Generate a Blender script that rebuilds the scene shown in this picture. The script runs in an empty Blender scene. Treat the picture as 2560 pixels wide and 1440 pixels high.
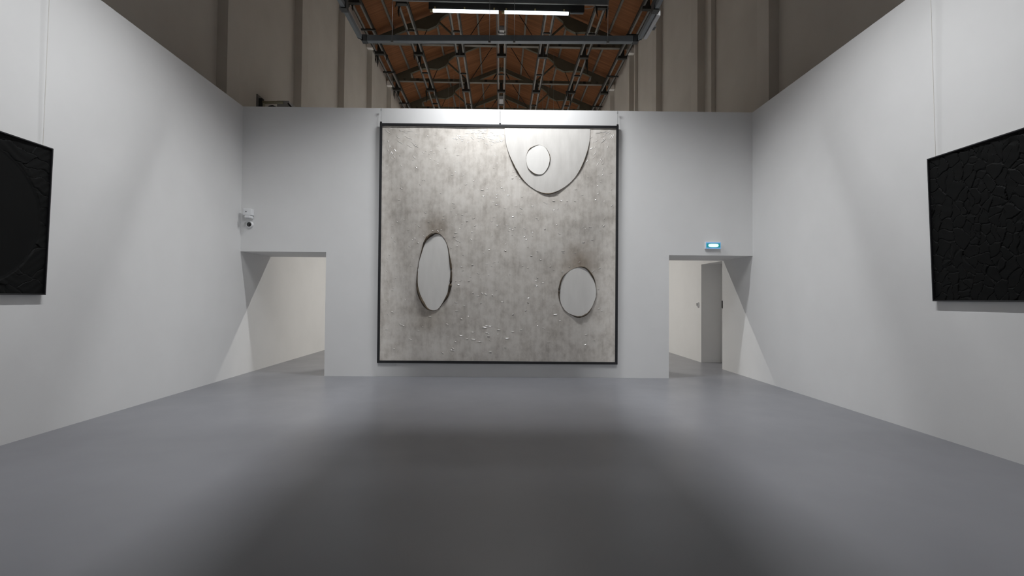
import bpy, math, random
import numpy as np
from mathutils import Matrix, Vector

random.seed(7)
SC = bpy.context.scene
COL = SC.collection

# ------------------------------------------------------------------ camera
FPX, EYE = 1280.0, 1.55                      # focal length in pixels of a 2560 px wide frame
def _unit(v): return v / np.linalg.norm(v)
_d = _unit(np.array([1248.72 - 1280, -(745.77 - 720), FPX]))     # hall axis seen from the camera
_u = np.array([0.0085, 1.0, 0.0]); _u = _unit(_u - _d * (_u @ _d))
_r = np.cross(_u, _d)
if _r[0] < 0: _r = -_r
RM = np.array([_r, _d, _u])
cam = bpy.data.cameras.new('camera')
cam.sensor_width = 36.0; cam.lens = 36.0 * FPX / 2560.0
cam.clip_start = 0.05; cam.clip_end = 200
camo = bpy.data.objects.new('camera', cam); COL.objects.link(camo)
m = Matrix.Identity(4)
for i in range(3):
    m[i][0] = RM[i, 0]; m[i][1] = RM[i, 1]; m[i][2] = -RM[i, 2]
m[0][3], m[1][3], m[2][3] = 0, 0, EYE
camo.matrix_world = m
SC.camera = camo

# ------------------------------------------------------------------ world, exposure
w = bpy.data.worlds.new('world'); SC.world = w; w.use_nodes = True
w.node_tree.nodes['Background'].inputs[0].default_value = (0.0, 0.0, 0.0, 1)
w.node_tree.nodes['Background'].inputs[1].default_value = 0.0
SC.view_settings.view_transform = 'Standard'
SC.view_settings.look = 'None'
SC.view_settings.exposure = 0.0
SC.view_settings.gamma = 1.0
SC.view_settings.use_curve_mapping = False
SC.cycles.max_bounces = 10
SC.cycles.diffuse_bounces = 7
SC.cycles.glossy_bounces = 4
LAMP_W = dict(front=154.0, side=145.0, rear=345.0, far=740.0, back=150.0)   # watts per fitting; far and back are added fill lamps
COOL = (0.968, 0.982, 1.0)
WARM = (1.0, 0.965, 0.90)

# ------------------------------------------------------------------ materials
def mat(name, col, rough=0.6, metal=0.0, spec=0.5):
    mt = bpy.data.materials.new(name); mt.use_nodes = True
    b = mt.node_tree.nodes['Principled BSDF']
    b.inputs['Base Color'].default_value = (*col, 1)
    b.inputs['Roughness'].default_value = rough
    b.inputs['Metallic'].default_value = metal
    b.inputs['Specular IOR Level'].default_value = spec
    return mt
def N(mt, t, **kw):
    n = mt.node_tree.nodes.new(t)
    for k, v in kw.items(): setattr(n, k, v)
    return n
def L(mt, a, b): mt.node_tree.links.new(a, b)
def BS(mt): return mt.node_tree.nodes['Principled BSDF']
def ramp(mt, fac, stops):
    r = N(mt, 'ShaderNodeValToRGB')
    el = r.color_ramp.elements
    while len(el) < len(stops): el.new(0.5)
    for e, (p, c) in zip(el, stops): e.position = p; e.color = (*c, 1)
    L(mt, fac, r.inputs[0]); return r
def noise(mt, scale, detail=4, rough=0.55, coord='Object', stretch=None, dist=0.0):
    tc = N(mt, 'ShaderNodeTexCoord'); n = N(mt, 'ShaderNodeTexNoise')
    n.inputs['Scale'].default_value = scale; n.inputs['Detail'].default_value = detail
    n.inputs['Roughness'].default_value = rough; n.inputs['Distortion'].default_value = dist
    src = tc.outputs[coord]
    if stretch:
        mp = N(mt, 'ShaderNodeMapping'); mp.inputs['Scale'].default_value = stretch
        L(mt, src, mp.inputs[0]); src = mp.outputs[0]
    L(mt, src, n.inputs['Vector']); return n
def bump(mt, h, strength=0.1, dist=0.01, sock='Normal'):
    b = N(mt, 'ShaderNodeBump'); b.inputs['Strength'].default_value = strength
    b.inputs['Distance'].default_value = dist
    L(mt, h, b.inputs['Height']); L(mt, b.outputs[0], BS(mt).inputs[sock]); return b
def varied(name, c0, c1, scale, rough=0.6, stretch=None, bstr=0.0, metal=0.0, spec=0.5, detail=4):
    mt = mat(name, c0, rough, metal, spec)
    n = noise(mt, scale, detail, stretch=stretch)
    r = ramp(mt, n.outputs[0], [(0.3, c0), (0.7, c1)])
    L(mt, r.outputs[0], BS(mt).inputs['Base Color'])
    if bstr: bump(mt, n.outputs[0], bstr)
    return mt

M = {}
M['white_wall'] = varied('white_wall', (0.742, 0.742, 0.738), (0.772, 0.772, 0.768), 1.3, 0.85, bstr=0.0, spec=0.2)
_n = noise(M['white_wall'], 90, 3); bump(M['white_wall'], _n.outputs[0], 0.05, 0.004)
M['plaster'] = varied('hall_plaster', (0.56, 0.525, 0.475), (0.62, 0.585, 0.53), 0.7, 0.9, bstr=0.06, spec=0.1)
M['corbel'] = varied('corbel_white', (0.72, 0.70, 0.66), (0.78, 0.76, 0.72), 3, 0.8)
# grey resin floor
mf = M['floor'] = mat('grey_resin_floor', (0.22, 0.222, 0.235), 0.38, spec=0.5)
n1 = noise(mf, 0.55, 5); r1 = ramp(mf, n1.outputs[0], [(0.3, (0.198, 0.201, 0.219)), (0.7, (0.218, 0.221, 0.241))])
L(mf, r1.outputs[0], BS(mf).inputs['Base Color'])
n2 = noise(mf, 1.4, 3); r2 = ramp(mf, n2.outputs[0], [(0.3, (0.30,) * 3), (0.7, (0.36,) * 3)])
L(mf, r2.outputs[0], BS(mf).inputs['Roughness'])
n3 = noise(mf, 3.0, 2); bump(mf, n3.outputs[0], 0.04, 0.01)
# roof boarding: boards run up the slope
mw = M['wood'] = mat('roof_boards', (0.2, 0.09, 0.045), 0.75, spec=0.2)
wn = noise(mw, 1.0, 5, stretch=(0.35, 7.0, 0.35)); wn2 = noise(mw, 0.35, 2)
rw = ramp(mw, wn.outputs[0], [(0.25, (0.148, 0.060, 0.025)), (0.5, (0.225, 0.094, 0.039)), (0.75, (0.30, 0.133, 0.057))])
mx = N(mw, 'ShaderNodeMixRGB', blend_type='MULTIPLY'); mx.inputs[0].default_value = 0.5
rw2 = ramp(mw, wn2.outputs[0], [(0.3, (0.6, 0.55, 0.5)), (0.7, (1, 1, 1))])
L(mw, rw.outputs[0], mx.inputs[1]); L(mw, rw2.outputs[0], mx.inputs[2]); L(mw, mx.outputs[0], BS(mw).inputs['Base Color'])
bump(mw, wn.outputs[0], 0.15, 0.02)
M['truss'] = varied('olive_steel', (0.085, 0.080, 0.055), (0.11, 0.104, 0.074), 2, 0.6)
M['dark_steel'] = varied('dark_steel', (0.020, 0.020, 0.018), (0.034, 0.034, 0.03), 6, 0.5)
M['rail'] = varied('galvanised_channel', (0.155, 0.15, 0.14), (0.20, 0.195, 0.182), 5, 0.5, metal=0.0)
M['purlin'] = varied('purlin_grey', (0.15, 0.138, 0.118), (0.19, 0.176, 0.15), 4, 0.7)
M['trunk'] = varied('grey_trunking', (0.11, 0.121, 0.126), (0.132, 0.143, 0.149), 5, 0.45)
M['black'] = varied('black_paint', (0.010, 0.010, 0.010), (0.016, 0.016, 0.016), 8, 0.45)
M['white_plastic'] = varied('white_plastic', (0.78, 0.79, 0.80), (0.82, 0.83, 0.84), 6, 0.4)
M['frame_black'] = varied('black_frame_wood', (0.010, 0.010, 0.012), (0.018, 0.018, 0.021), 4, 0.5, stretch=(1, 8, 8))
M['wire'] = mat('steel_wire', (0.35, 0.35, 0.35), 0.4, 0.6)
M['brass'] = mat('lamp_collar', (0.30, 0.25, 0.12), 0.5, 0.3)
M['grey_box'] = varied('grey_enamel', (0.36, 0.36, 0.36), (0.42, 0.42, 0.42), 5, 0.5)
M['pipe'] = varied('olive_pipe', (0.34, 0.32, 0.22), (0.4, 0.38, 0.27), 5, 0.5)
def emit(name, col, s):
    mt = mat(name, tuple(0.3 * c for c in col)); b = BS(mt)
    b.inputs['Emission Color'].default_value = (*col, 1); b.inputs['Emission Strength'].default_value = s
    return mt
M['tube'] = emit('lit_tube', (0.90, 0.97, 1.0), 3.0)
M['exit_rim'] = emit('exit_light_green', (0.02, 0.36, 0.40), 0.55)
M['exit_core'] = emit('exit_light_core', (0.62, 1.0, 0.95), 1.3)
M['exit_edge'] = emit('exit_light_edge', (0.25, 0.55, 1.0), 0.5)
md = M['dome'] = mat('smoked_dome', (0.004, 0.004, 0.004), 0.08, spec=0.8)

# black relief panels (artworks on the side walls)
mb = M['black_relief'] = mat('black_relief', (0.0042, 0.0045, 0.0045), 0.65, spec=0.14)
nb = noise(mb, 6, 5); bump(mb, nb.outputs[0], 0.25, 0.01)
mb2 = M['black_flat'] = mat('black_flat', (0.006, 0.006, 0.006), 0.75, spec=0.2)
nb2 = noise(mb2, 9, 4); bump(mb2, nb2.outputs[0], 0.1, 0.01)

# translucent wrinkled film of the large artwork
mfm = M['film'] = mat('mottled_film', (0.4, 0.38, 0.35), 0.6, spec=0.2)
a1 = noise(mfm, 1.6, 7, 0.62); a2 = noise(mfm, 7.5, 6, 0.68, stretch=(1.0, 1.0, 0.8)); a3 = noise(mfm, 9.0, 3, 0.6, stretch=(1.6, 1, 0.16))
def madd(mt, a, b, fa, fb):
    m1 = N(mt, 'ShaderNodeMath', operation='MULTIPLY'); m1.inputs[1].default_value = fa; L(mt, a, m1.inputs[0])
    m2 = N(mt, 'ShaderNodeMath', operation='MULTIPLY_ADD'); m2.inputs[1].default_value = fb; L(mt, b, m2.inputs[0]); L(mt, m1.outputs[0], m2.inputs[2])
    return m2.outputs[0]
mixf = madd(mfm, madd(mfm, a1.outputs[0], a2.outputs[0], 0.42, 0.40), a3.outputs[0], 1.0, 0.18)
rf = ramp(mfm, mixf, [(0.37, (0.48, 0.443, 0.398)), (0.46, (0.635, 0.595, 0.543)), (0.54, (0.745, 0.707, 0.653)), (0.67, (0.84, 0.806, 0.756))])
prev = rf.outputs[0]
for (sx, sz, sr, sc_) in ((1.12, 2.62, 0.42, (0.42, 0.36, 0.30)), (3.95, 1.98, 0.55, (0.45, 0.38, 0.31)), (1.0, 0.95, 0.5, (0.8, 0.77, 0.72)), (3.35, 3.55, 0.5, (0.75, 0.72, 0.68))):
    tc = N(mfm, 'ShaderNodeTexCoord'); vm = N(mfm, 'ShaderNodeVectorMath', operation='DISTANCE')
    vm.inputs[1].default_value = (sx, 0, sz); L(mfm, tc.outputs['Object'], vm.inputs[0])
    nn = noise(mfm, 6, 5); ad = N(mfm, 'ShaderNodeMath', operation='MULTIPLY_ADD'); ad.inputs[1].default_value = 0.35; L(mfm, nn.outputs[0], ad.inputs[0]); L(mfm, vm.outputs['Value'], ad.inputs[2])
    mr = N(mfm, 'ShaderNodeMapRange'); mr.inputs[1].default_value = 0.15; mr.inputs[2].default_value = sr + 0.15; mr.inputs[3].default_value = 0.9; mr.inputs[4].default_value = 0.0
    L(mfm, ad.outputs[0], mr.inputs[0])
    mm = N(mfm, 'ShaderNodeMixRGB', blend_type='MULTIPLY'); mm.inputs[2].default_value = (*sc_, 1)
    L(mfm, mr.outputs[0], mm.inputs[0]); L(mfm, prev, mm.inputs[1]); prev = mm.outputs[0]
L(mfm, prev, BS(mfm).inputs['Base Color'])
BS(mfm).inputs['Coat Weight'].default_value = 0.10; BS(mfm).inputs['Coat Roughness'].default_value = 0.06
wv = noise(mfm, 13.0, 2.5, 0.6, dist=0.8, stretch=(0.6, 1, 1.3))
cb = N(mfm, 'ShaderNodeBump'); cb.inputs['Strength'].default_value = 1.0; cb.inputs['Distance'].default_value = 0.034
L(mfm, wv.outputs[0], cb.inputs['Height']); L(mfm, cb.outputs[0], BS(mfm).inputs['Coat Normal'])
mc_ = M['clear_film'] = mat('glossy_film_fold', (0.72, 0.69, 0.65), 0.2, spec=0.9)
mp_ = M['pale_film'] = varied('pale_film', (0.84, 0.825, 0.79), (0.90, 0.885, 0.85), 3.5, 0.45, stretch=(2, 1, 0.5))
BS(mp_).inputs['Coat Weight'].default_value = 0.3
mg = M['pale_grey_film'] = varied('pale_grey_film', (0.66, 0.64, 0.605), (0.76, 0.74, 0.705), 4.0, 0.5, stretch=(2, 1, 0.5))
M['char'] = varied('charred_edge', (0.025, 0.022, 0.018), (0.14, 0.10, 0.06), 7, 0.7)

# ------------------------------------------------------------------ mesh helpers
class MB:
    def __init__(s): s.v = []; s.f = []
    def add(s, vs, fs):
        o = len(s.v); s.v += [tuple(v) for v in vs]; s.f += [tuple(o + i for i in f) for f in fs]; return s
    def box(s, x0, x1, y0, y1, z0, z1):
        return s.hexa([(x0, y0, z0), (x1, y0, z0), (x1, y1, z0), (x0, y1, z0), (x0, y0, z1), (x1, y0, z1), (x1, y1, z1), (x0, y1, z1)])
    def hexa(s, p):
        return s.add(p, [(3, 2, 1, 0), (4, 5, 6, 7), (0, 1, 5, 4), (1, 2, 6, 5), (2, 3, 7, 6), (3, 0, 4, 7)])
    def prism(s, poly, y0, y1):                       # polygon in XZ pushed along Y
        n = len(poly)
        return s.add([(x, y0, z) for x, z in poly] + [(x, y1, z) for x, z in poly],
                     [tuple(range(n)), tuple(range(2 * n - 1, n - 1, -1))] + [(i + n, (i + 1) % n + n, (i + 1) % n, i) for i in range(n)])
    def plan(s, poly, z0, z1):                        # polygon in XY pushed up
        n = len(poly)
        return s.add([(x, y, z0) for x, y in poly] + [(x, y, z1) for x, y in poly],
                     [tuple(range(n - 1, -1, -1)), tuple(range(n, 2 * n))] + [(i, (i + 1) % n, (i + 1) % n + n, i + n) for i in range(n)])
    def tube(s, pts, r, seg=8, cap=True):
        pts = [Vector(p) for p in pts]; rs = r if isinstance(r, (list, tuple)) else [r] * len(pts)
        rings = []; base = len(s.v)
        for i, p in enumerate(pts):
            t = (pts[min(i + 1, len(pts) - 1)] - pts[max(i - 1, 0)]).normalized()
            a = t.cross(Vector((0, 0, 1)));
            if a.length < 0.1: a = t.cross(Vector((1, 0, 0)))
            a.normalize(); b = t.cross(a)
            for k in range(seg):
                g = 2 * math.pi * k / seg
                s.v.append(tuple(p + (a * math.cos(g) + b * math.sin(g)) * rs[i]))
        for i in range(len(pts) - 1):
            for k in range(seg):
                o = base + i * seg; k2 = (k + 1) % seg
                s.f.append((o + k, o + seg + k, o + seg + k2, o + k2))
        if cap:
            s.f.append(tuple(base + k for k in range(seg)))
            s.f.append(tuple(base + (len(pts) - 1) * seg + k for k in range(seg - 1, -1, -1)))
        return s
    def mesh(s, name, m, smooth=False):
        me = bpy.data.meshes.new(name); me.from_pydata(s.v, [], s.f); me.materials.append(m)
        import bmesh
        bm = bmesh.new(); bm.from_mesh(me); bmesh.ops.recalc_face_normals(bm, faces=bm.faces); bm.to_mesh(me); bm.free()
        if smooth:
            for p in me.polygons: p.use_smooth = True
        return me
    def build(s, name, m, parent=None, smooth=False, bevel=0.0):
        o = bpy.data.objects.new(name, s.mesh(name, m, smooth)); COL.objects.link(o)
        if parent is not None: o.parent = parent
        if bevel:
            b = o.modifiers.new('bevel', 'BEVEL'); b.width = bevel; b.segments = 2; b.limit_method = 'ANGLE'
        return o
def empty(name, loc=(0, 0, 0), mw=None):
    o = bpy.data.objects.new(name, None); COL.objects.link(o); o.empty_display_size = 0.1
    if mw is not None: o.matrix_world = mw
    else: o.location = loc
    return o
def tag(o, label, cat, group=None):
    o['label'] = label; o['category'] = cat
    if group: o['group'] = group
    return o
def struct(o, label=None):
    o['kind'] = 'structure'
    if label: o['label'] = label
    return o
def copy_tree(o, parent=None):
    c = o.copy(); COL.objects.link(c); c.parent = parent
    for ch in list(o.children): copy_tree(ch, c)
    return c

# ------------------------------------------------------------------ the room
XL, XR, TOP, LIN = -5.097, 5.017, 5.30, 2.432
XJL, XJR, THK = -3.419, 3.352, 1.33
YB = lambda x: 10.10 - 0.0139 * x                      # front face of the end wall
HX, HP = 6.0, 4.15                                     # pilaster faces of the hall, bay length
Y0P = 11.25                                            # near edge of the first pilaster in view
HY0, HY1 = -8.0, 44.0

struct(MB().box(-6.5, 6.5, HY0, HY1, -0.2, 0.0).build('floor', M['floor']), 'smooth grey resin floor')
struct(MB().box(XL - 0.22, XL, -5.8, 43.0, 0, TOP).build('wall_left', M['white_wall']), 'white partition wall carrying the black picture with a flat oval')
wr = MB()
wr.box(XR, XR + 0.56, -5.8, 11.42, 0, TOP); wr.box(XR, XR + 0.56, 11.42, 12.62, LIN, TOP); wr.box(XR, XR + 0.56, 12.62, 43.0, 0, TOP)
wall_right = struct(wr.build('wall_right', M['white_wall']), 'white partition wall carrying the black cracked picture')
bounce_panel = struct(MB().box(XR + 0.50, XR + 0.55, 11.422, 12.618, 0, LIN - 0.002).build('bounce_panel_1', M['white_wall']), 'unseen white panel added in the recess past the right opening to bounce light')  # added panel, reflects the next room's lamp onto the far jamb
MB().box(XR + 0.488, XR + 0.50, 11.48, 11.54, 0.95, 1.15).build('panel_handle', M['black'], bounce_panel)
wb = MB()
for x0, x1, z0 in ((XL, XJL, LIN), (XJL, XJR, 0.0), (XJR, XR, LIN)):
    wb.plan([(x0, YB(x0)), (x1, YB(x1)), (x1, YB(x1) + THK), (x0, YB(x0) + THK)], z0, TOP)
struct(wb.build('wall_back', M['white_wall']), 'white end wall with an opening at each side')
struct(MB().box(XL - 0.22, XR + 0.56, -6.0, -5.8, 0, TOP).build('wall_rear', M['white_wall']))
struct(MB().box(XL, XR, 19.0, 19.2, 0, TOP).build('wall_far', M['white_wall']))

EAVE_Z = lambda x: 16.42 - 0.412 * abs(x)             # underside of the roof boarding
PIL = [Y0P + HP * k for k in range(-4, 8)]
pil_mesh = {}
for sgn, side in ((-1, 'left'), (1, 'right')):
    wx = 6.23 * sgn
    wo = struct(MB().box(min(wx, wx + 0.4 * sgn), max(wx, wx + 0.4 * sgn), HY0, HY1, 0, 14.2).build('wall_hall_' + side, M['plaster']),
                'tall beige plastered wall of the old hall with pilasters')
    pme = MB().box(min(HX * sgn, wx), max(HX * sgn, wx), 0, 0.52, 0, 13.75).mesh('pilaster', M['plaster'])
    cme = MB().box(min(5.94 * sgn, 6.2 * sgn), max(5.94 * sgn, 6.2 * sgn), -0.25, 0.0, 13.02, 13.27).mesh('corbel_block', M['corbel'])
    for y in PIL:
        p = bpy.data.objects.new('pilaster', pme); COL.objects.link(p); p.parent = wo; p.location = (0, y, 0)
        if y > 22:
            c = bpy.data.objects.new('corbel_block', cme); COL.objects.link(c); c.parent = p
for y0, y1, nm in ((HY0 - 0.3, HY0, 'wall_hall_near'), (HY1, HY1 + 0.3, 'wall_hall_end')):
    struct(MB().prism([(-6.6, 0), (6.6, 0), (6.6, 13.7), (0, 16.5), (-6.6, 13.7)], y0, y1).build(nm, M['plaster']))
rb = MB()
for sgn in (-1, 1):
    rb.prism([(0, EAVE_Z(0)), (6.62 * sgn, EAVE_Z(6.62)), (6.62 * sgn, EAVE_Z(6.62) + 0.15), (0, EAVE_Z(0) + 0.15)], HY0, HY1)
roof = struct(rb.build('ceiling', M['wood']), 'dark red-brown boarded pitched roof')
for px in (-5.12, -3.2, -1.24, 1.24, 3.2, 5.12):
    zz = EAVE_Z(px)
    MB().box(px - 0.045, px + 0.045, 14.0, HY1, zz - 0.10, zz - 0.005).build('purlin', M['purlin'], roof)
# vertical duct strips on the right hall wall
for y, wdt in ((14.62, 0.22), (23.05, 0.16)):
    d = MB().box(6.10, 6.228, y, y + wdt, 5.3, 13.3).build('wall_duct', M['plaster'], bevel=0.01)
    tag(d, 'narrow pale duct up the right hall wall, ' + ('the nearer of two' if y < 20 else 'the farther of two, below a white corbel'), 'duct')

# ------------------------------------------------------------------ roof trusses
def make_truss():
    t = empty('roof_truss')
    tb = MB().box(-5.8, 5.8, -0.07, 0.07, 13.46, 13.61).build('tie_beam', M['truss'], t)
    MB().box(-5.8, 5.8, -0.09, 0.09, 13.443, 13.46).build('flange', M['purlin'], tb)
    for x in (-5.3, -4.6, -2.75, -0.85, 0.85, 2.75, 4.6, 5.3):
        MB().box(x - 0.07, x + 0.07, -0.10, 0.10, 13.465, 13.60).build('splice_plate', M['dark_steel'], tb)
    for s in (-1, 1):
        a, b = Vector((5.95 * s, 13.62)), Vector((0.0, 16.10))
        dr = (b - a).normalized(); up = Vector((-dr.y, dr.x)) if s < 0 else Vector((dr.y, -dr.x))
        if up.y < 0: up = -up
        h = 0.12
        rf_ = MB().prism([tuple(a - up * h), tuple(b - up * h), tuple(b + up * h), tuple(a + up * h)], -0.08, 0.08).build('rafter', M['truss'], t)
        g = a + (b - a) * ((5.95 - 3.38) / 5.95)
        pl = [(-1.05, -h), (-0.62, -0.30), (-0.30, -0.47), (0.12, -0.45), (0.34, -0.34), (0.42, -0.22), (0.75, -h), (0.75, h * 0.9), (-1.05, h * 0.9)]
        MB().prism([tuple(g + dr * p + up * q) for p, q in pl], -0.10, 0.10).build('gusset_plate', M['truss'], rf_)
        MB().prism([(5.95 * s, 13.46), (5.0 * s, 13.46), (5.0 * s, 13.95), (5.35 * s, 13.90), (5.95 * s, 13.66)], -0.10, 0.10).build('heel_plate', M['truss'], t)
        MB().tube([(2.93 * s, 0, 14.52), (1.90 * s, 0, 13.58)], 0.05, 6).build('strut', M['truss'], t)
        rd = MB().tube([(3.42 * s, 0, 14.40), (3.78 * s, 0, 13.55)], 0.018, 6).build('tie_rod', M['dark_steel'], t)
        MB().tube([(3.42 * s, 0, 14.40), (3.50 * s, 0, 14.20)], [0.05, 0.03], 6).build('turnbuckle', M['dark_steel'], rd)
        rd = MB().tube([(0.20 * s, 0, 15.95), (1.72 * s, 0, 13.56)], 0.018, 6).build('tie_rod', M['dark_steel'], t)
        MB().tube([(0.30 * s, 0, 15.80), (0.46 * s, 0, 15.54)], [0.035, 0.045], 6).build('turnbuckle', M['dark_steel'], rd)
    return t
TY = [Y0P + 0.26 + HP * k for k in range(2, 7)]
tr0 = make_truss()
ordn = ['nearest to the lamp', 'second from the lamp', 'third from the lamp', 'fourth from the lamp', 'farthest, low behind the end wall']
for i, y in enumerate(TY):
    t = tr0 if i == 0 else copy_tree(tr0)
    t.location = (0, y, 0)
    tag(t, 'olive steel roof truss spanning the hall, ' + ordn[i], 'roof truss', 'roof trusses of the hall')

# ------------------------------------------------------------------ ceiling rails
def make_rail(x, wide, straps, boxes=()):
    t = empty('ceiling_rail', (x, 0, 0))
    for s in (-1, 1):
        c = MB(); x0 = 0.15 * s
        c.box(x0 - 0.035, x0 + 0.035, 15.5, 42.0, 13.05, 13.075)
        c.box(x0 - 0.035 if s < 0 else x0 + 0.020, x0 - 0.020 if s < 0 else x0 + 0.035, 15.5, 42.0, 13.075, 13.20)
        c.build('channel', M['rail'], t)
        MB().box(x0 + (0.055 if s > 0 else -0.085), x0 + (0.085 if s > 0 else -0.055), 15.5, 42.0, 13.06, 13.17).build('cable_bundle', M['dark_steel'], t)
    for y in TY:
        MB().prism([(-0.21, 12.93), (0.21, 12.93), (0.20, 13.04), (0.09, 13.06), (0.075, 13.43), (-0.075, 13.43), (-0.09, 13.06), (-0.20, 13.04)], y - 0.12, y + 0.06).build('bracket', M['dark_steel'], t)
        ym = y - HP / 2
        MB().box(-wide / 2, wide / 2, ym - 0.04, ym + 0.04, 13.0, 13.06).build('spacer', M['dark_steel'], t)
        if straps:
            for k in range(3):
                sx = random.uniform(-0.30, 0.30); ln = random.uniform(0.25, 0.75); q = random.uniform(-0.15, 0.35)
                MB().tube([(sx, y + q, 13.07), (sx + random.uniform(-.04, .04), y + q, 13.07 - ln * .6), (sx + random.uniform(-.06, .06), y + q, 13.07 - ln)], [0.05, 0.035, 0.008], 5).build('hanging_cable', M['dark_steel'], t)
    for y in boxes:
        bb = MB().box(-0.11, 0.11, y - 0.35, y + 0.35, 13.0, 13.2).build('gear_box', M['grey_box'], t, bevel=0.01)
        MB().box(-0.11, 0.11, y + 0.36, y + 0.45, 12.98, 13.05).build('end_cap', M['dark_steel'], bb)
    return t
for x, nm, st, bx in ((-5.72, 'along the left eave', True, ()), (-3.9, 'second from the left eave', True, ()), (-1.94, 'left of the ridge', False, ()),
                      (0.0, 'under the ridge with grey gear boxes', False, (22.0, 29.6)), (1.94, 'right of the ridge', False, ()),
                      (3.9, 'second from the right eave', True, ()), (5.72, 'along the right eave', False, ())):
    tag(make_rail(x, 0.30 if abs(x) < 5 else 0.62, st, bx), 'twin-channel grey ceiling rail ' + nm, 'ceiling rail', 'ceiling rails running down the hall')

# ------------------------------------------------------------------ suspended lamps
def make_lamp(cx, cy, ang, label, watts, colour, lamp_l=2.72, off=0.0, tilt=0.0, spread=134.0, lit_y=0.06, lit_w=0.09, low=6.575):
    """hooded twin-tube wall washer. Local frame: X along the tubes, +Y towards the wall it lights."""
    t = empty('wall_washer_lamp', mw=Matrix.Translation((cx, cy, 0)) @ Matrix.Rotation(ang, 4, 'Z'))
    h = MB(); x0, x1 = -lamp_l / 2 + off, lamp_l / 2 + off
    h.box(x0, x1, -0.06, -0.045, low, 6.86)                  # shield on the room side
    h.build('shield', M['black'], t)
    MB().box(x0, x1, -0.06, 0.18, 6.86, 6.875).build('hood', M['black'], t)
    for x in (x0, x1): MB().box(x - 0.006, x + 0.006, -0.045, 0.15, 6.80, 6.86).build('end_plate', M['black'], t)
    rl = MB().box(x0 - 0.62, x1 + 0.42, -0.10, -0.075, 6.70, 6.78).build('mounting_rail', M['trunk'], t, bevel=0.004)
    MB().box(x0 - 0.62, x1 + 0.42, -0.103, -0.07, 6.688, 6.699).build('lip', M['rail'], rl)
    for a, b in ((x0 + 0.03, x0 + 1.22), (x0 + 1.27, x0 + 2.44)):
        tb = MB().tube([(a + 0.05, -0.085, 6.530), (b - 0.005, -0.085, 6.530)], 0.028, 12).build('fluorescent_tube', M['tube'], t, smooth=True)
        for x in (a + 0.08, (a + b) / 2, b - 0.08):
            MB().box(x - 0.012, x + 0.012, -0.095, -0.075, 6.553, 6.60).build('tube_clip', M['brass'], tb)
        for x in (a, b - 0.02):
            MB().tube([(x, -0.085, 6.53), (x + 0.045 if x == a else x + 0.02, -0.085, 6.53)], 0.024, 10).build('lamp_holder', M['brass'], tb)
    MB().box(x0 + 2.47, x1 - 0.02, -0.058, -0.085, 6.535, 6.560).build('spare_rail', M['trunk'], t)
    MB().tube([(x1 + 0.01, -0.05, 6.64), (x1 + 0.09, -0.07, 6.635), (x1 + 0.16, -0.08, 6.66), (x1 + 0.2, -0.09, 6.70)], 0.006, 6).build('supply_cable', M['rail'], t)
    for x in (x0 + 0.1, x1 - 0.1):
        MB().tube([(x, 0.05, 6.875), (x, 0.05, 13.05)], 0.004, 5).build('suspension_wire', M['wire'], t)
    li = bpy.data.lights.new('lamp_light', 'AREA'); li.shape = 'RECTANGLE'; li.size = lamp_l - 0.25; li.size_y = lit_w
    li.energy = watts; li.color = colour; li.spread = math.radians(spread)
    lo = bpy.data.objects.new('lamp_light', li); COL.objects.link(lo); lo.parent = t
    lo.location = (off, lit_y, 6.81); lo.rotation_euler = (math.radians(tilt), 0, 0)
    return tag(t, label, 'lamp', 'hooded lamps hung over the rooms')
make_lamp(0.0, 8.90, 0.0, 'lit twin-tube lamp under a black hood hung before the end wall', LAMP_W['front'], COOL, 2.72, 0.085, tilt=-2.0, spread=136.0, lit_y=0.075, lit_w=0.17)
make_lamp(-2.55, 5.6, math.pi / 2, 'hooded lamp hung high facing the left wall, above the frame', LAMP_W['side'], COOL, spread=134.0, lit_y=-0.016, lit_w=0.05, low=6.46)
make_lamp(2.50, 5.6, -math.pi / 2, 'hooded lamp hung high facing the right wall, above the frame', LAMP_W['side'], COOL, spread=134.0, lit_y=-0.016, lit_w=0.05, low=6.46)
make_lamp(0.0, 15.4, math.pi, 'hooded lamp hung in the next room behind the end wall', LAMP_W['rear'], WARM)
make_lamp(0.0, -4.4, math.pi, 'added unseen fill lamp before the rear wall of the room', LAMP_W['back'], COOL)  # added behind the camera to raise ambient light in the near hall
for y, nm in ((25.0, 'middle'), (36.0, 'far')):  # lamps added out of view to bounce light onto roof and hall walls
    for sg, sd in ((-1, 'left'), (1, 'right')):
        make_lamp(2.4 * sg, y, -sg * math.pi / 2, 'added unseen fill lamp in the %s of the hall facing its %s wall' % (nm, sd), LAMP_W['far'], WARM)

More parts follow.
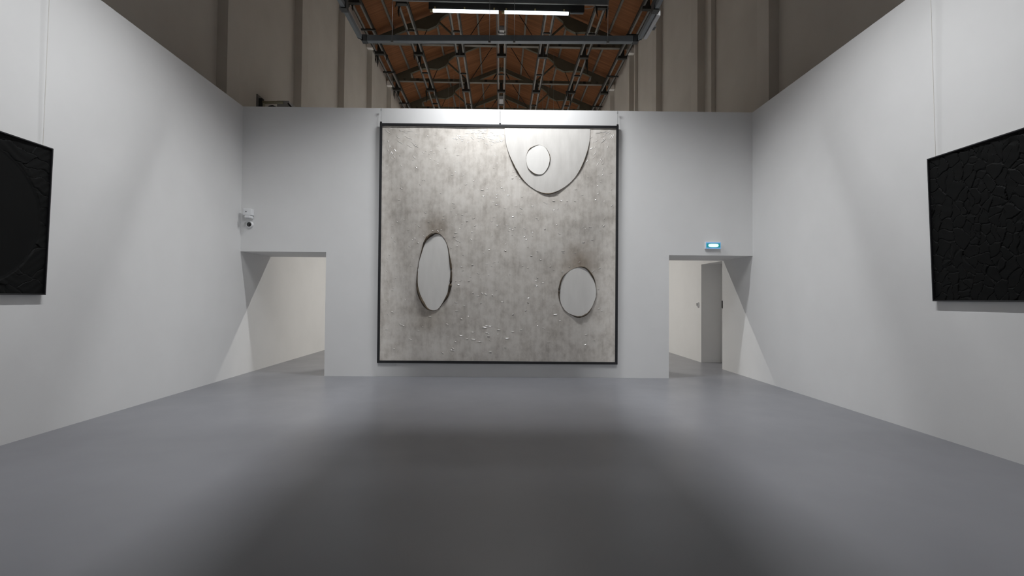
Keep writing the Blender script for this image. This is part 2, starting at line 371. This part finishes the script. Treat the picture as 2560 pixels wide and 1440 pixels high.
# suspended trunking frame
fr = empty('suspended_frame', (0, 8.55, 6.0))
tag(fr, 'long grey square-section trunking frame hung on thin wires below the lit tubes', 'lighting frame')
zl, zr = 5.8739, 5.9520
bx0, bx1 = -2.247, 2.218
MB().hexa([(bx0, -0.05, zl - 6.05), (bx1, -0.05, zr - 6.05), (bx1, 0.05, zr - 6.05), (bx0, 0.05, zl - 6.05),
           (bx0, -0.05, zl - 5.95), (bx1, -0.05, zr - 5.95), (bx1, 0.05, zr - 5.95), (bx0, 0.05, zl - 5.95)]).build('cross_beam', M['trunk'], fr, bevel=0.006)
for x, s, z in ((bx0, -1, zl), (bx1, 1, zr)):
    xo = x + s * 0.075
    MB().box(min(x, x + s * 0.09), max(x, x + s * 0.09), -0.055, 0.055, z - 6.052, z - 5.945).build('corner_cap', M['black'], fr, bevel=0.004)
    MB().tube([(x + s * .08, -0.06, z - 6.04), (x + s * .13, -0.12, z - 6.03), (x + s * .14, -0.25, z - 5.98)], 0.012, 6).build('corner_cable', M['black'], fr)
    MB().box(xo - 0.03 + s * .03, xo + 0.03 + s * .03, -9.0, -0.07, z - 6.04, z - 5.96).build('side_beam', M['trunk'], fr, bevel=0.005)
    for y in (-0.95, -4.0, -7.0):
        c = MB().box(xo - 0.05 + s * .03, xo + 0.05 + s * .03, y - 0.06, y + 0.06, z - 6.055, z - 5.90).build('clamp', M['dark_steel'], fr)
        MB().tube([(xo + s * .03, y, z - 5.90), (xo + s * .03, y, 7.1)], 0.004, 5).build('suspension_wire', M['wire'], c)
for px in (-1.827, -0.205, 0.210, 1.788):
    z = zl + (zr - zl) * (px - bx0) / (bx1 - bx0)
    wv_ = MB().tube([(px, -0.055, z - 6.07), (px, -0.055, 7.05)], 0.004, 5).build('suspension_wire', M['wire'], fr)
    MB().box(px - 0.02, px + 0.02, -0.066, -0.03, z - 6.085, z - 6.055).build('wire_clip', M['rail'], wv_)
gb = MB().box(2.37, 2.43, -0.85, -0.12, -0.10, -0.02).build('gear_tray', M['grey_box'], fr, bevel=0.006)
MB().box(2.43, 2.47, -0.5, -0.4, -0.09, -0.06).build('latch', M['black'], gb)

# ------------------------------------------------------------------ large framed artwork on the end wall
TH = math.atan(0.0139)
def art_frame(w_, h_, bar, depth, parent, mt):
    for x0, x1, z0, z1 in ((0, w_, h_ - bar, h_), (0, w_, 0, bar), (0, bar, bar, h_ - bar), (w_ - bar, w_, bar, h_ - bar)):
        MB().box(x0, x1, 0, depth, z0, z1).build('frame_bar', mt, parent, bevel=0.003)
AW, AH = 4.71, 4.71
# local frame: x along the wall, y into the wall, z up; origin at the front lower left corner
mwA = Matrix.Translation((-2.382, YB(-2.382) - 0.050, 0.268)) @ Matrix.Rotation(-TH, 4, 'Z') @ Matrix.Rotation(math.radians(0.30), 4, 'X')
art = empty('framed_artwork', mw=mwA)
tag(art, 'huge square mottled grey film picture with pale ovals in a thin black frame', 'artwork')
art_frame(AW, AH, 0.048, 0.045, art, M['frame_black'])
def grid(nx, nz, x0, x1, z0, z1, hf):
    xs = np.linspace(x0, x1, nx); zs = np.linspace(z0, z1, nz)
    X, Z = np.meshgrid(xs, zs); Hh = hf(X, Z)
    g = MB(); g.v = [(float(a), float(-c), float(b)) for a, b, c in zip(X.ravel(), Z.ravel(), Hh.ravel())]
    g.f = [(j * nx + i, j * nx + i + 1, (j + 1) * nx + i + 1, (j + 1) * nx + i) for j in range(nz - 1) for i in range(nx - 1)]
    return g
rng = np.random.RandomState(3)
FW = [(rng.uniform(0, math.pi), rng.uniform(3, 14), rng.uniform(0, 6.3)) for _ in range(26)]
def film_h(X, Z):
    h = 0.0 * X
    for a, k, p in FW: h = h + np.sin((X * math.cos(a) + Z * math.sin(a)) * k + p) * 0.0035 / k
    return h - 0.022
film = grid(150, 150, 0.04, AW - 0.04, 0.04, AH - 0.04, film_h).build('film_sheet', M['film'], art, smooth=True)
# wrinkles raised from the film, facets aimed to glint the lamp at the camera
rw_ = random.Random(5); cr = MB()
def crease(x, z, ln, jit=0.30, ang=None):
    tocam = Vector((2.38 - x, -10.0, 1.28 - z)).normalized(); tolamp = Vector((max(-1.2, min(1.2, x - 2.38)) + 2.38 - x, -1.12, 6.54 - z)).normalized()
    hv = tocam + tolamp; t_ = math.atan2(math.hypot(hv.x, hv.z), -hv.y) + rw_.gauss(0, 0.07)
    a = math.atan2(hv.z, hv.x) - math.pi / 2 + rw_.gauss(0, jit) if ang is None else ang
    d_ = Vector((math.cos(a), 0, math.sin(a))); n_ = Vector((-math.sin(a), 0, math.cos(a)))
    if n_.z < 0: n_ = -n_
    w_ = rw_.uniform(0.003, 0.0065); c_ = Vector((x, -float(film_h(x, z)) - 0.0004, z)); h_ = w_ * math.tan(min(t_, 0.9))
    p0, p1 = c_ - d_ * ln / 2, c_ + d_ * ln / 2
    k0, k1 = c_ - d_ * ln * 0.3 + Vector((0, -h_, 0)), c_ + d_ * ln * 0.3 + Vector((0, -h_, 0))
    cr.add([p0, c_ + n_ * w_, p1, c_ - n_ * w_ * 2.6, k0, k1], [(0, 1, 4), (1, 5, 4), (1, 2, 5), (2, 3, 5), (3, 4, 5), (3, 0, 4)])
for _ in range(420):
    z = 0.15 + (AH - 0.35) * rw_.random() ** 0.75
    crease(rw_.uniform(0.12, AW - 0.12), z, rw_.uniform(0.02, 0.07))
for _ in range(60):                                   # fan below the middle of the upper bar
    a = rw_.uniform(-1.0, 1.0); r = rw_.uniform(0.08, 0.6)
    crease(2.0 + r * math.sin(a) * 1.3, AH - 0.06 - r * math.cos(a) * 0.6, rw_.uniform(0.03, 0.10))
for cx, sg in ((0.06, 1), (AW - 0.06, -1)):           # strain folds out of the upper corners
    for _ in range(34):
        a = rw_.uniform(0.15, 1.45); r = rw_.uniform(0.12, 0.95)
        crease(cx + sg * r * math.sin(a), AH - 0.07 - r * math.cos(a), rw_.uniform(0.05, 0.14), ang=math.atan2(-math.cos(a), sg * math.sin(a)) + rw_.gauss(0, 0.1))
for _ in range(14): crease(rw_.uniform(1.5, 2.8), rw_.uniform(0.42, 0.75), rw_.uniform(0.04, 0.13), 0.06)
ob = cr.build('film_creases', M['clear_film'], art); ob['kind'] = 'stuff'
MB().box(0.04, AW - 0.04, 0.040, 0.044, 0.04, AH - 0.04).build('backing', M['corbel'], art)
def blob(cx, cz, rx, rz, seed, jit=0.05, a0=0, a1=2 * math.pi, n=56, close=True):
    rg = np.random.RandomState(seed); ph = rg.uniform(0, 6.3, 6)
    pts = []
    for i in range(n):
        g = a0 + (a1 - a0) * i / (n if close else n - 1)
        k = 1 + jit * (0.5 * math.sin(2 * g + ph[0]) + 0.35 * math.sin(3 * g + ph[1]) + 0.25 * math.sin(5 * g + ph[2]) + 0.12 * math.sin(9 * g + ph[3]))
        pts.append((cx + rx * k * math.cos(g), cz + rz * k * math.sin(g)))
    return pts
def patch(pts, m_, y=0.0195, closed=True, rim=0.010, seed=0, rim_from=0, rim_to=None):
    p = MB().prism(pts, y - 0.006, y + 0.004).build('pale_patch', m_, art)
    rg = np.random.RandomState(seed)
    seq = pts[rim_from:rim_to] if rim_to else pts + pts[:2]
    rad = [rim * max(0.18, 0.6 + 0.9 * math.sin(i * 0.35 + seed) * rg.uniform(0.3, 1)) for i in range(len(seq))]
    rad[0] = rad[-1] = 0.002
    MB().tube([(x, y - 0.006, z) for x, z in seq], rad, 6).build('charred_rim', M['char'], p)
    return p
# plain rounded patches: a half-round at the upper edge, one tall oval, one wide oval
hr = blob(3.30, AH - 0.06, 0.84, 1.28, 2, 0.03, math.pi, 2 * math.pi, 60, False)
patch(hr, M['pale_grey_film'], rim=0.011, seed=4, rim_from=2, rim_to=58)
patch(blob(3.12, 4.02, 0.23, 0.30, 5), M['pale_film'], y=0.012, rim=0.007, seed=1)
patch(blob(1.10, 1.78, 0.33, 0.76, 9, 0.07), M['pale_film'], rim=0.026, seed=2)
patch(blob(3.92, 1.42, 0.36, 0.50, 12, 0.05), M['pale_film'], rim=0.016, seed=5)
for x in (0.02, 2.365, AW - 0.02):
    yt = 0.018
    wz = MB().tube([(x, yt, AH), (x, yt - 0.002, AH + 0.30)], 0.005, 6).build('hanging_wire', M['wire'], art)
    MB().box(x - 0.018, x + 0.018, 0.008, 0.03, AH, AH + 0.03).build('hook', M['black'], wz)
    MB().box(x - 0.010, x + 0.010, 0.008, 0.03, AH + 0.25, AH + 0.285).build('stop', M['grey_box'], wz)

# ------------------------------------------------------------------ black pictures on the side walls
PW, PH = 1.86, 1.64
def vor(X, Z, seed, cell, sx):
    rg = np.random.RandomState(seed); n = int(PW * PH / (cell * cell * sx))
    px, pz = rg.uniform(-.1, PW + .1, n), rg.uniform(-.1, PH + .1, n)
    Xw = X + 0.014 * np.sin(Z * 15 + 1.3) + 0.008 * np.sin(Z * 47 + X * 9); Zw = Z + 0.018 * np.sin(X * 17 + .4) + 0.008 * np.sin(X * 43 - Z * 11)
    f1 = np.full(X.shape, 9.0); f2 = f1.copy(); idx = np.zeros(X.shape, int)
    for i in range(n):
        dd = np.hypot((Xw - px[i]), (Zw - pz[i]) * sx)
        closer = dd < f1
        f2 = np.where(closer, f1, np.minimum(f2, dd)); idx = np.where(closer, i, idx); f1 = np.where(closer, dd, f1)
    return f2 - f1, rg.uniform(0, 1, n)[idx], rg.uniform(-1, 1, n)[idx], rg.uniform(-1, 1, n)[idx], Xw - px[idx], Zw - pz[idx]
def crack_h(X, Z):
    e, hgt, tx, tz, dx, dz = vor(X, Z, 11, 0.12, 0.75)
    return 0.007 * np.clip(e / 0.010, 0, 1) + 0.007 * hgt + 0.05 * (tx * dx + np.abs(tz) * dz) + 0.0006 * np.sin(Z * 60 + X * 20)
def oval_h(X, Z):
    r = np.hypot((X - PW / 2) / 0.845, (Z - PH / 2 + 0.02) / 0.745)
    e, hgt, tx, tz, dx, dz = vor(X, Z, 21, 0.16, 2.2)
    rel = 0.007 * np.clip(e / 0.02, 0, 1) + 0.008 * hgt + 0.04 * (tx * dx + tz * dz) + 0.002 * np.sin(Z * 70 + 6 * np.sin(X * 9))
    k = np.clip((r - 0.985) / 0.03, 0, 1)
    return k * (0.7 * rel + 0.002) + 0.003 * np.exp(-((r - 0.985) / 0.010) ** 2)
def side_picture(name, mw_, hf, label, wire_x):
    t = empty('black_artwork', mw=mw_); tag(t, label, 'artwork', 'black pictures on the side walls')
    art_frame(PW, PH, 0.014, 0.045, t, M['frame_black'])
    grid(250, 220, 0.012, PW - 0.012, 0.012, PH - 0.012, lambda X, Z: hf(X, Z) - 0.030).build('relief_panel', M['black_relief'], t)
    MB().box(0.012, PW - 0.012, 0.040, 0.044, 0.012, PH - 0.012).build('backing', M['corbel'], t)
    for x in wire_x:
        MB().tube([(x, 0.052, PH - 0.12), (x, 0.075, PH + 2.10)], 0.0035, 6).build('hanging_wire', M['corbel'], t)
    return t
tilt = lambda dx: math.asin(dx / PH)
# left wall: local x runs away from the camera
sl = 0.052
mwL = Matrix.Translation((XL + sl, 5.823 - PW, 1.545)) @ Matrix.Rotation(math.pi / 2, 4, 'Z') @ Matrix.Rotation(tilt(0.043), 4, 'X')
side_picture('l', mwL, oval_h, 'black picture with a smooth oval and wrinkled border on the left wall', (0.2, PW - 0.075))
mwR = Matrix.Translation((XR - sl, 5.757, 1.556)) @ Matrix.Rotation(-math.pi / 2, 4, 'Z') @ Matrix.Rotation(tilt(0.053), 4, 'X')
side_picture('r', mwR, crack_h, 'black picture with a cracked scaly surface on the right wall', (0.06, PW - 0.2))

# ------------------------------------------------------------------ small fittings
def wallmat(x, z, out=0.0):   # end wall frame: local -y points into the room
    return Matrix.Translation((x, YB(x) - out, z)) @ Matrix.Rotation(-TH, 4, 'Z')
ex = empty('exit_sign', mw=wallmat(4.205, 2.625))
tag(ex, 'small lit green exit light box above the right opening', 'exit sign')
MB().box(-0.15, 0.15, -0.065, 0.0, -0.068, 0.068).build('housing', M['white_plastic'], ex, bevel=0.008)
MB().box(-0.146, 0.146, -0.070, -0.0655, -0.062, 0.062).build('glowing_edge', M['exit_edge'], ex)
MB().box(-0.135, 0.135, -0.076, -0.0705, -0.042, 0.042).build('green_panel', M['exit_rim'], ex)
MB().prism([(0.100 * math.copysign(abs(math.cos(2 * math.pi * i / 28)) ** 0.6, math.cos(2 * math.pi * i / 28)), 0.031 * math.copysign(abs(math.sin(2 * math.pi * i / 28)) ** 0.6, math.sin(2 * math.pi * i / 28))) for i in range(28)], -0.081, -0.0765).build('bright_core', M['exit_core'], ex)

dc = empty('dome_camera', mw=wallmat(-4.915, 2.958))
tag(dc, 'small dark security dome in a white ring above the left opening', 'security camera')
MB().tube([(0, 0, 0), (0, -0.03, 0), (0, -0.045, 0)], [0.068, 0.066, 0.056], 28).build('ring', M['white_plastic'], dc, smooth=False)
MB().tube([(0, -0.04, 0), (0, -0.052, 0), (0, -0.064, 0), (0, -0.071, 0), (0, -0.073, 0)], [0.046, 0.043, 0.032, 0.018, 0.004], 24).build('dome', M['dome'], dc, smooth=True)

sn = empty('wall_sensor', mw=wallmat(-4.925, 3.195))
tag(sn, 'small white box detector above the security dome on the end wall', 'sensor')
MB().box(-0.075, 0.085, -0.13, 0.0, -0.065, 0.06).build('housing', M['white_plastic'], sn, bevel=0.01)
MB().box(-0.02, 0.08, -0.17, -0.02, -0.125, -0.075).build('lower_housing', M['white_plastic'], sn, bevel=0.008)
MB().tube([(-0.01, -0.13, 0.0), (-0.01, -0.138, 0.0)], 0.010, 10).build('lens', M['black'], sn)
MB().box(0.02, 0.06, -0.09, -0.03, -0.080, -0.060).build('bracket', M['grey_box'], sn)

sw = empty('light_switch', (XR, 12.80, 1.437))
tag(sw, 'small white switch on the wall seen through the right opening', 'switch')
MB().box(-0.03, 0.0, -0.05, 0.05, -0.055, 0.055).build('plate', M['white_plastic'], sw, bevel=0.005)
MB().box(-0.05, -0.03, -0.02, 0.02, -0.035, 0.035).build('button', M['grey_box'], sw, bevel=0.004)
MB().box(XR - 0.012, XR + 0.03, 11.395, 11.426, 1.365, 1.535).build('lock_plate', M['black'], wall_right)

# unit on a bracket behind the end wall, on the left hall wall
un = empty('bracketed_unit', (-6.228, 13.2, 6.0))
tag(un, 'grey box unit on a pipe bracket peeping over the end wall at left', 'wall unit')
MB().box(0.0, 0.03, -0.12, 0.25, -0.2, 0.70).build('back_plate', M['rail'], un)
MB().box(0.03, 0.11, -0.05, 0.05, -0.2, 0.62).build('post', M['dark_steel'], un)
MB().tube([(0.11, 0, 0.53), (0.62, 0, 0.535)], 0.035, 10).build('pipe_arm', M['pipe'], un, smooth=True)
MB().box(0.12, 0.16, -0.03, 0.03, -0.2, 0.50).build('stay', M['pipe'], un)
MB().box(0.45, 0.76, 0.04, 0.5, -0.2, 0.60).build('box', M['grey_box'], un, bevel=0.01)
MB().tube([(0.75, 0.02, 0.52), (0.80, 0.0, 0.46), (0.85, 0.0, 0.40), (0.88, 0.0, 0.2)], 0.022, 8).build('cable', M['black'], un, smooth=True)
MB().tube([(0.22, 0.0, 0.34), (0.28, 0.0, 0.43), (0.36, 0.0, 0.445), (0.45, 0.03, 0.41)], 0.022, 8).build('hose', M['black'], un, smooth=True)
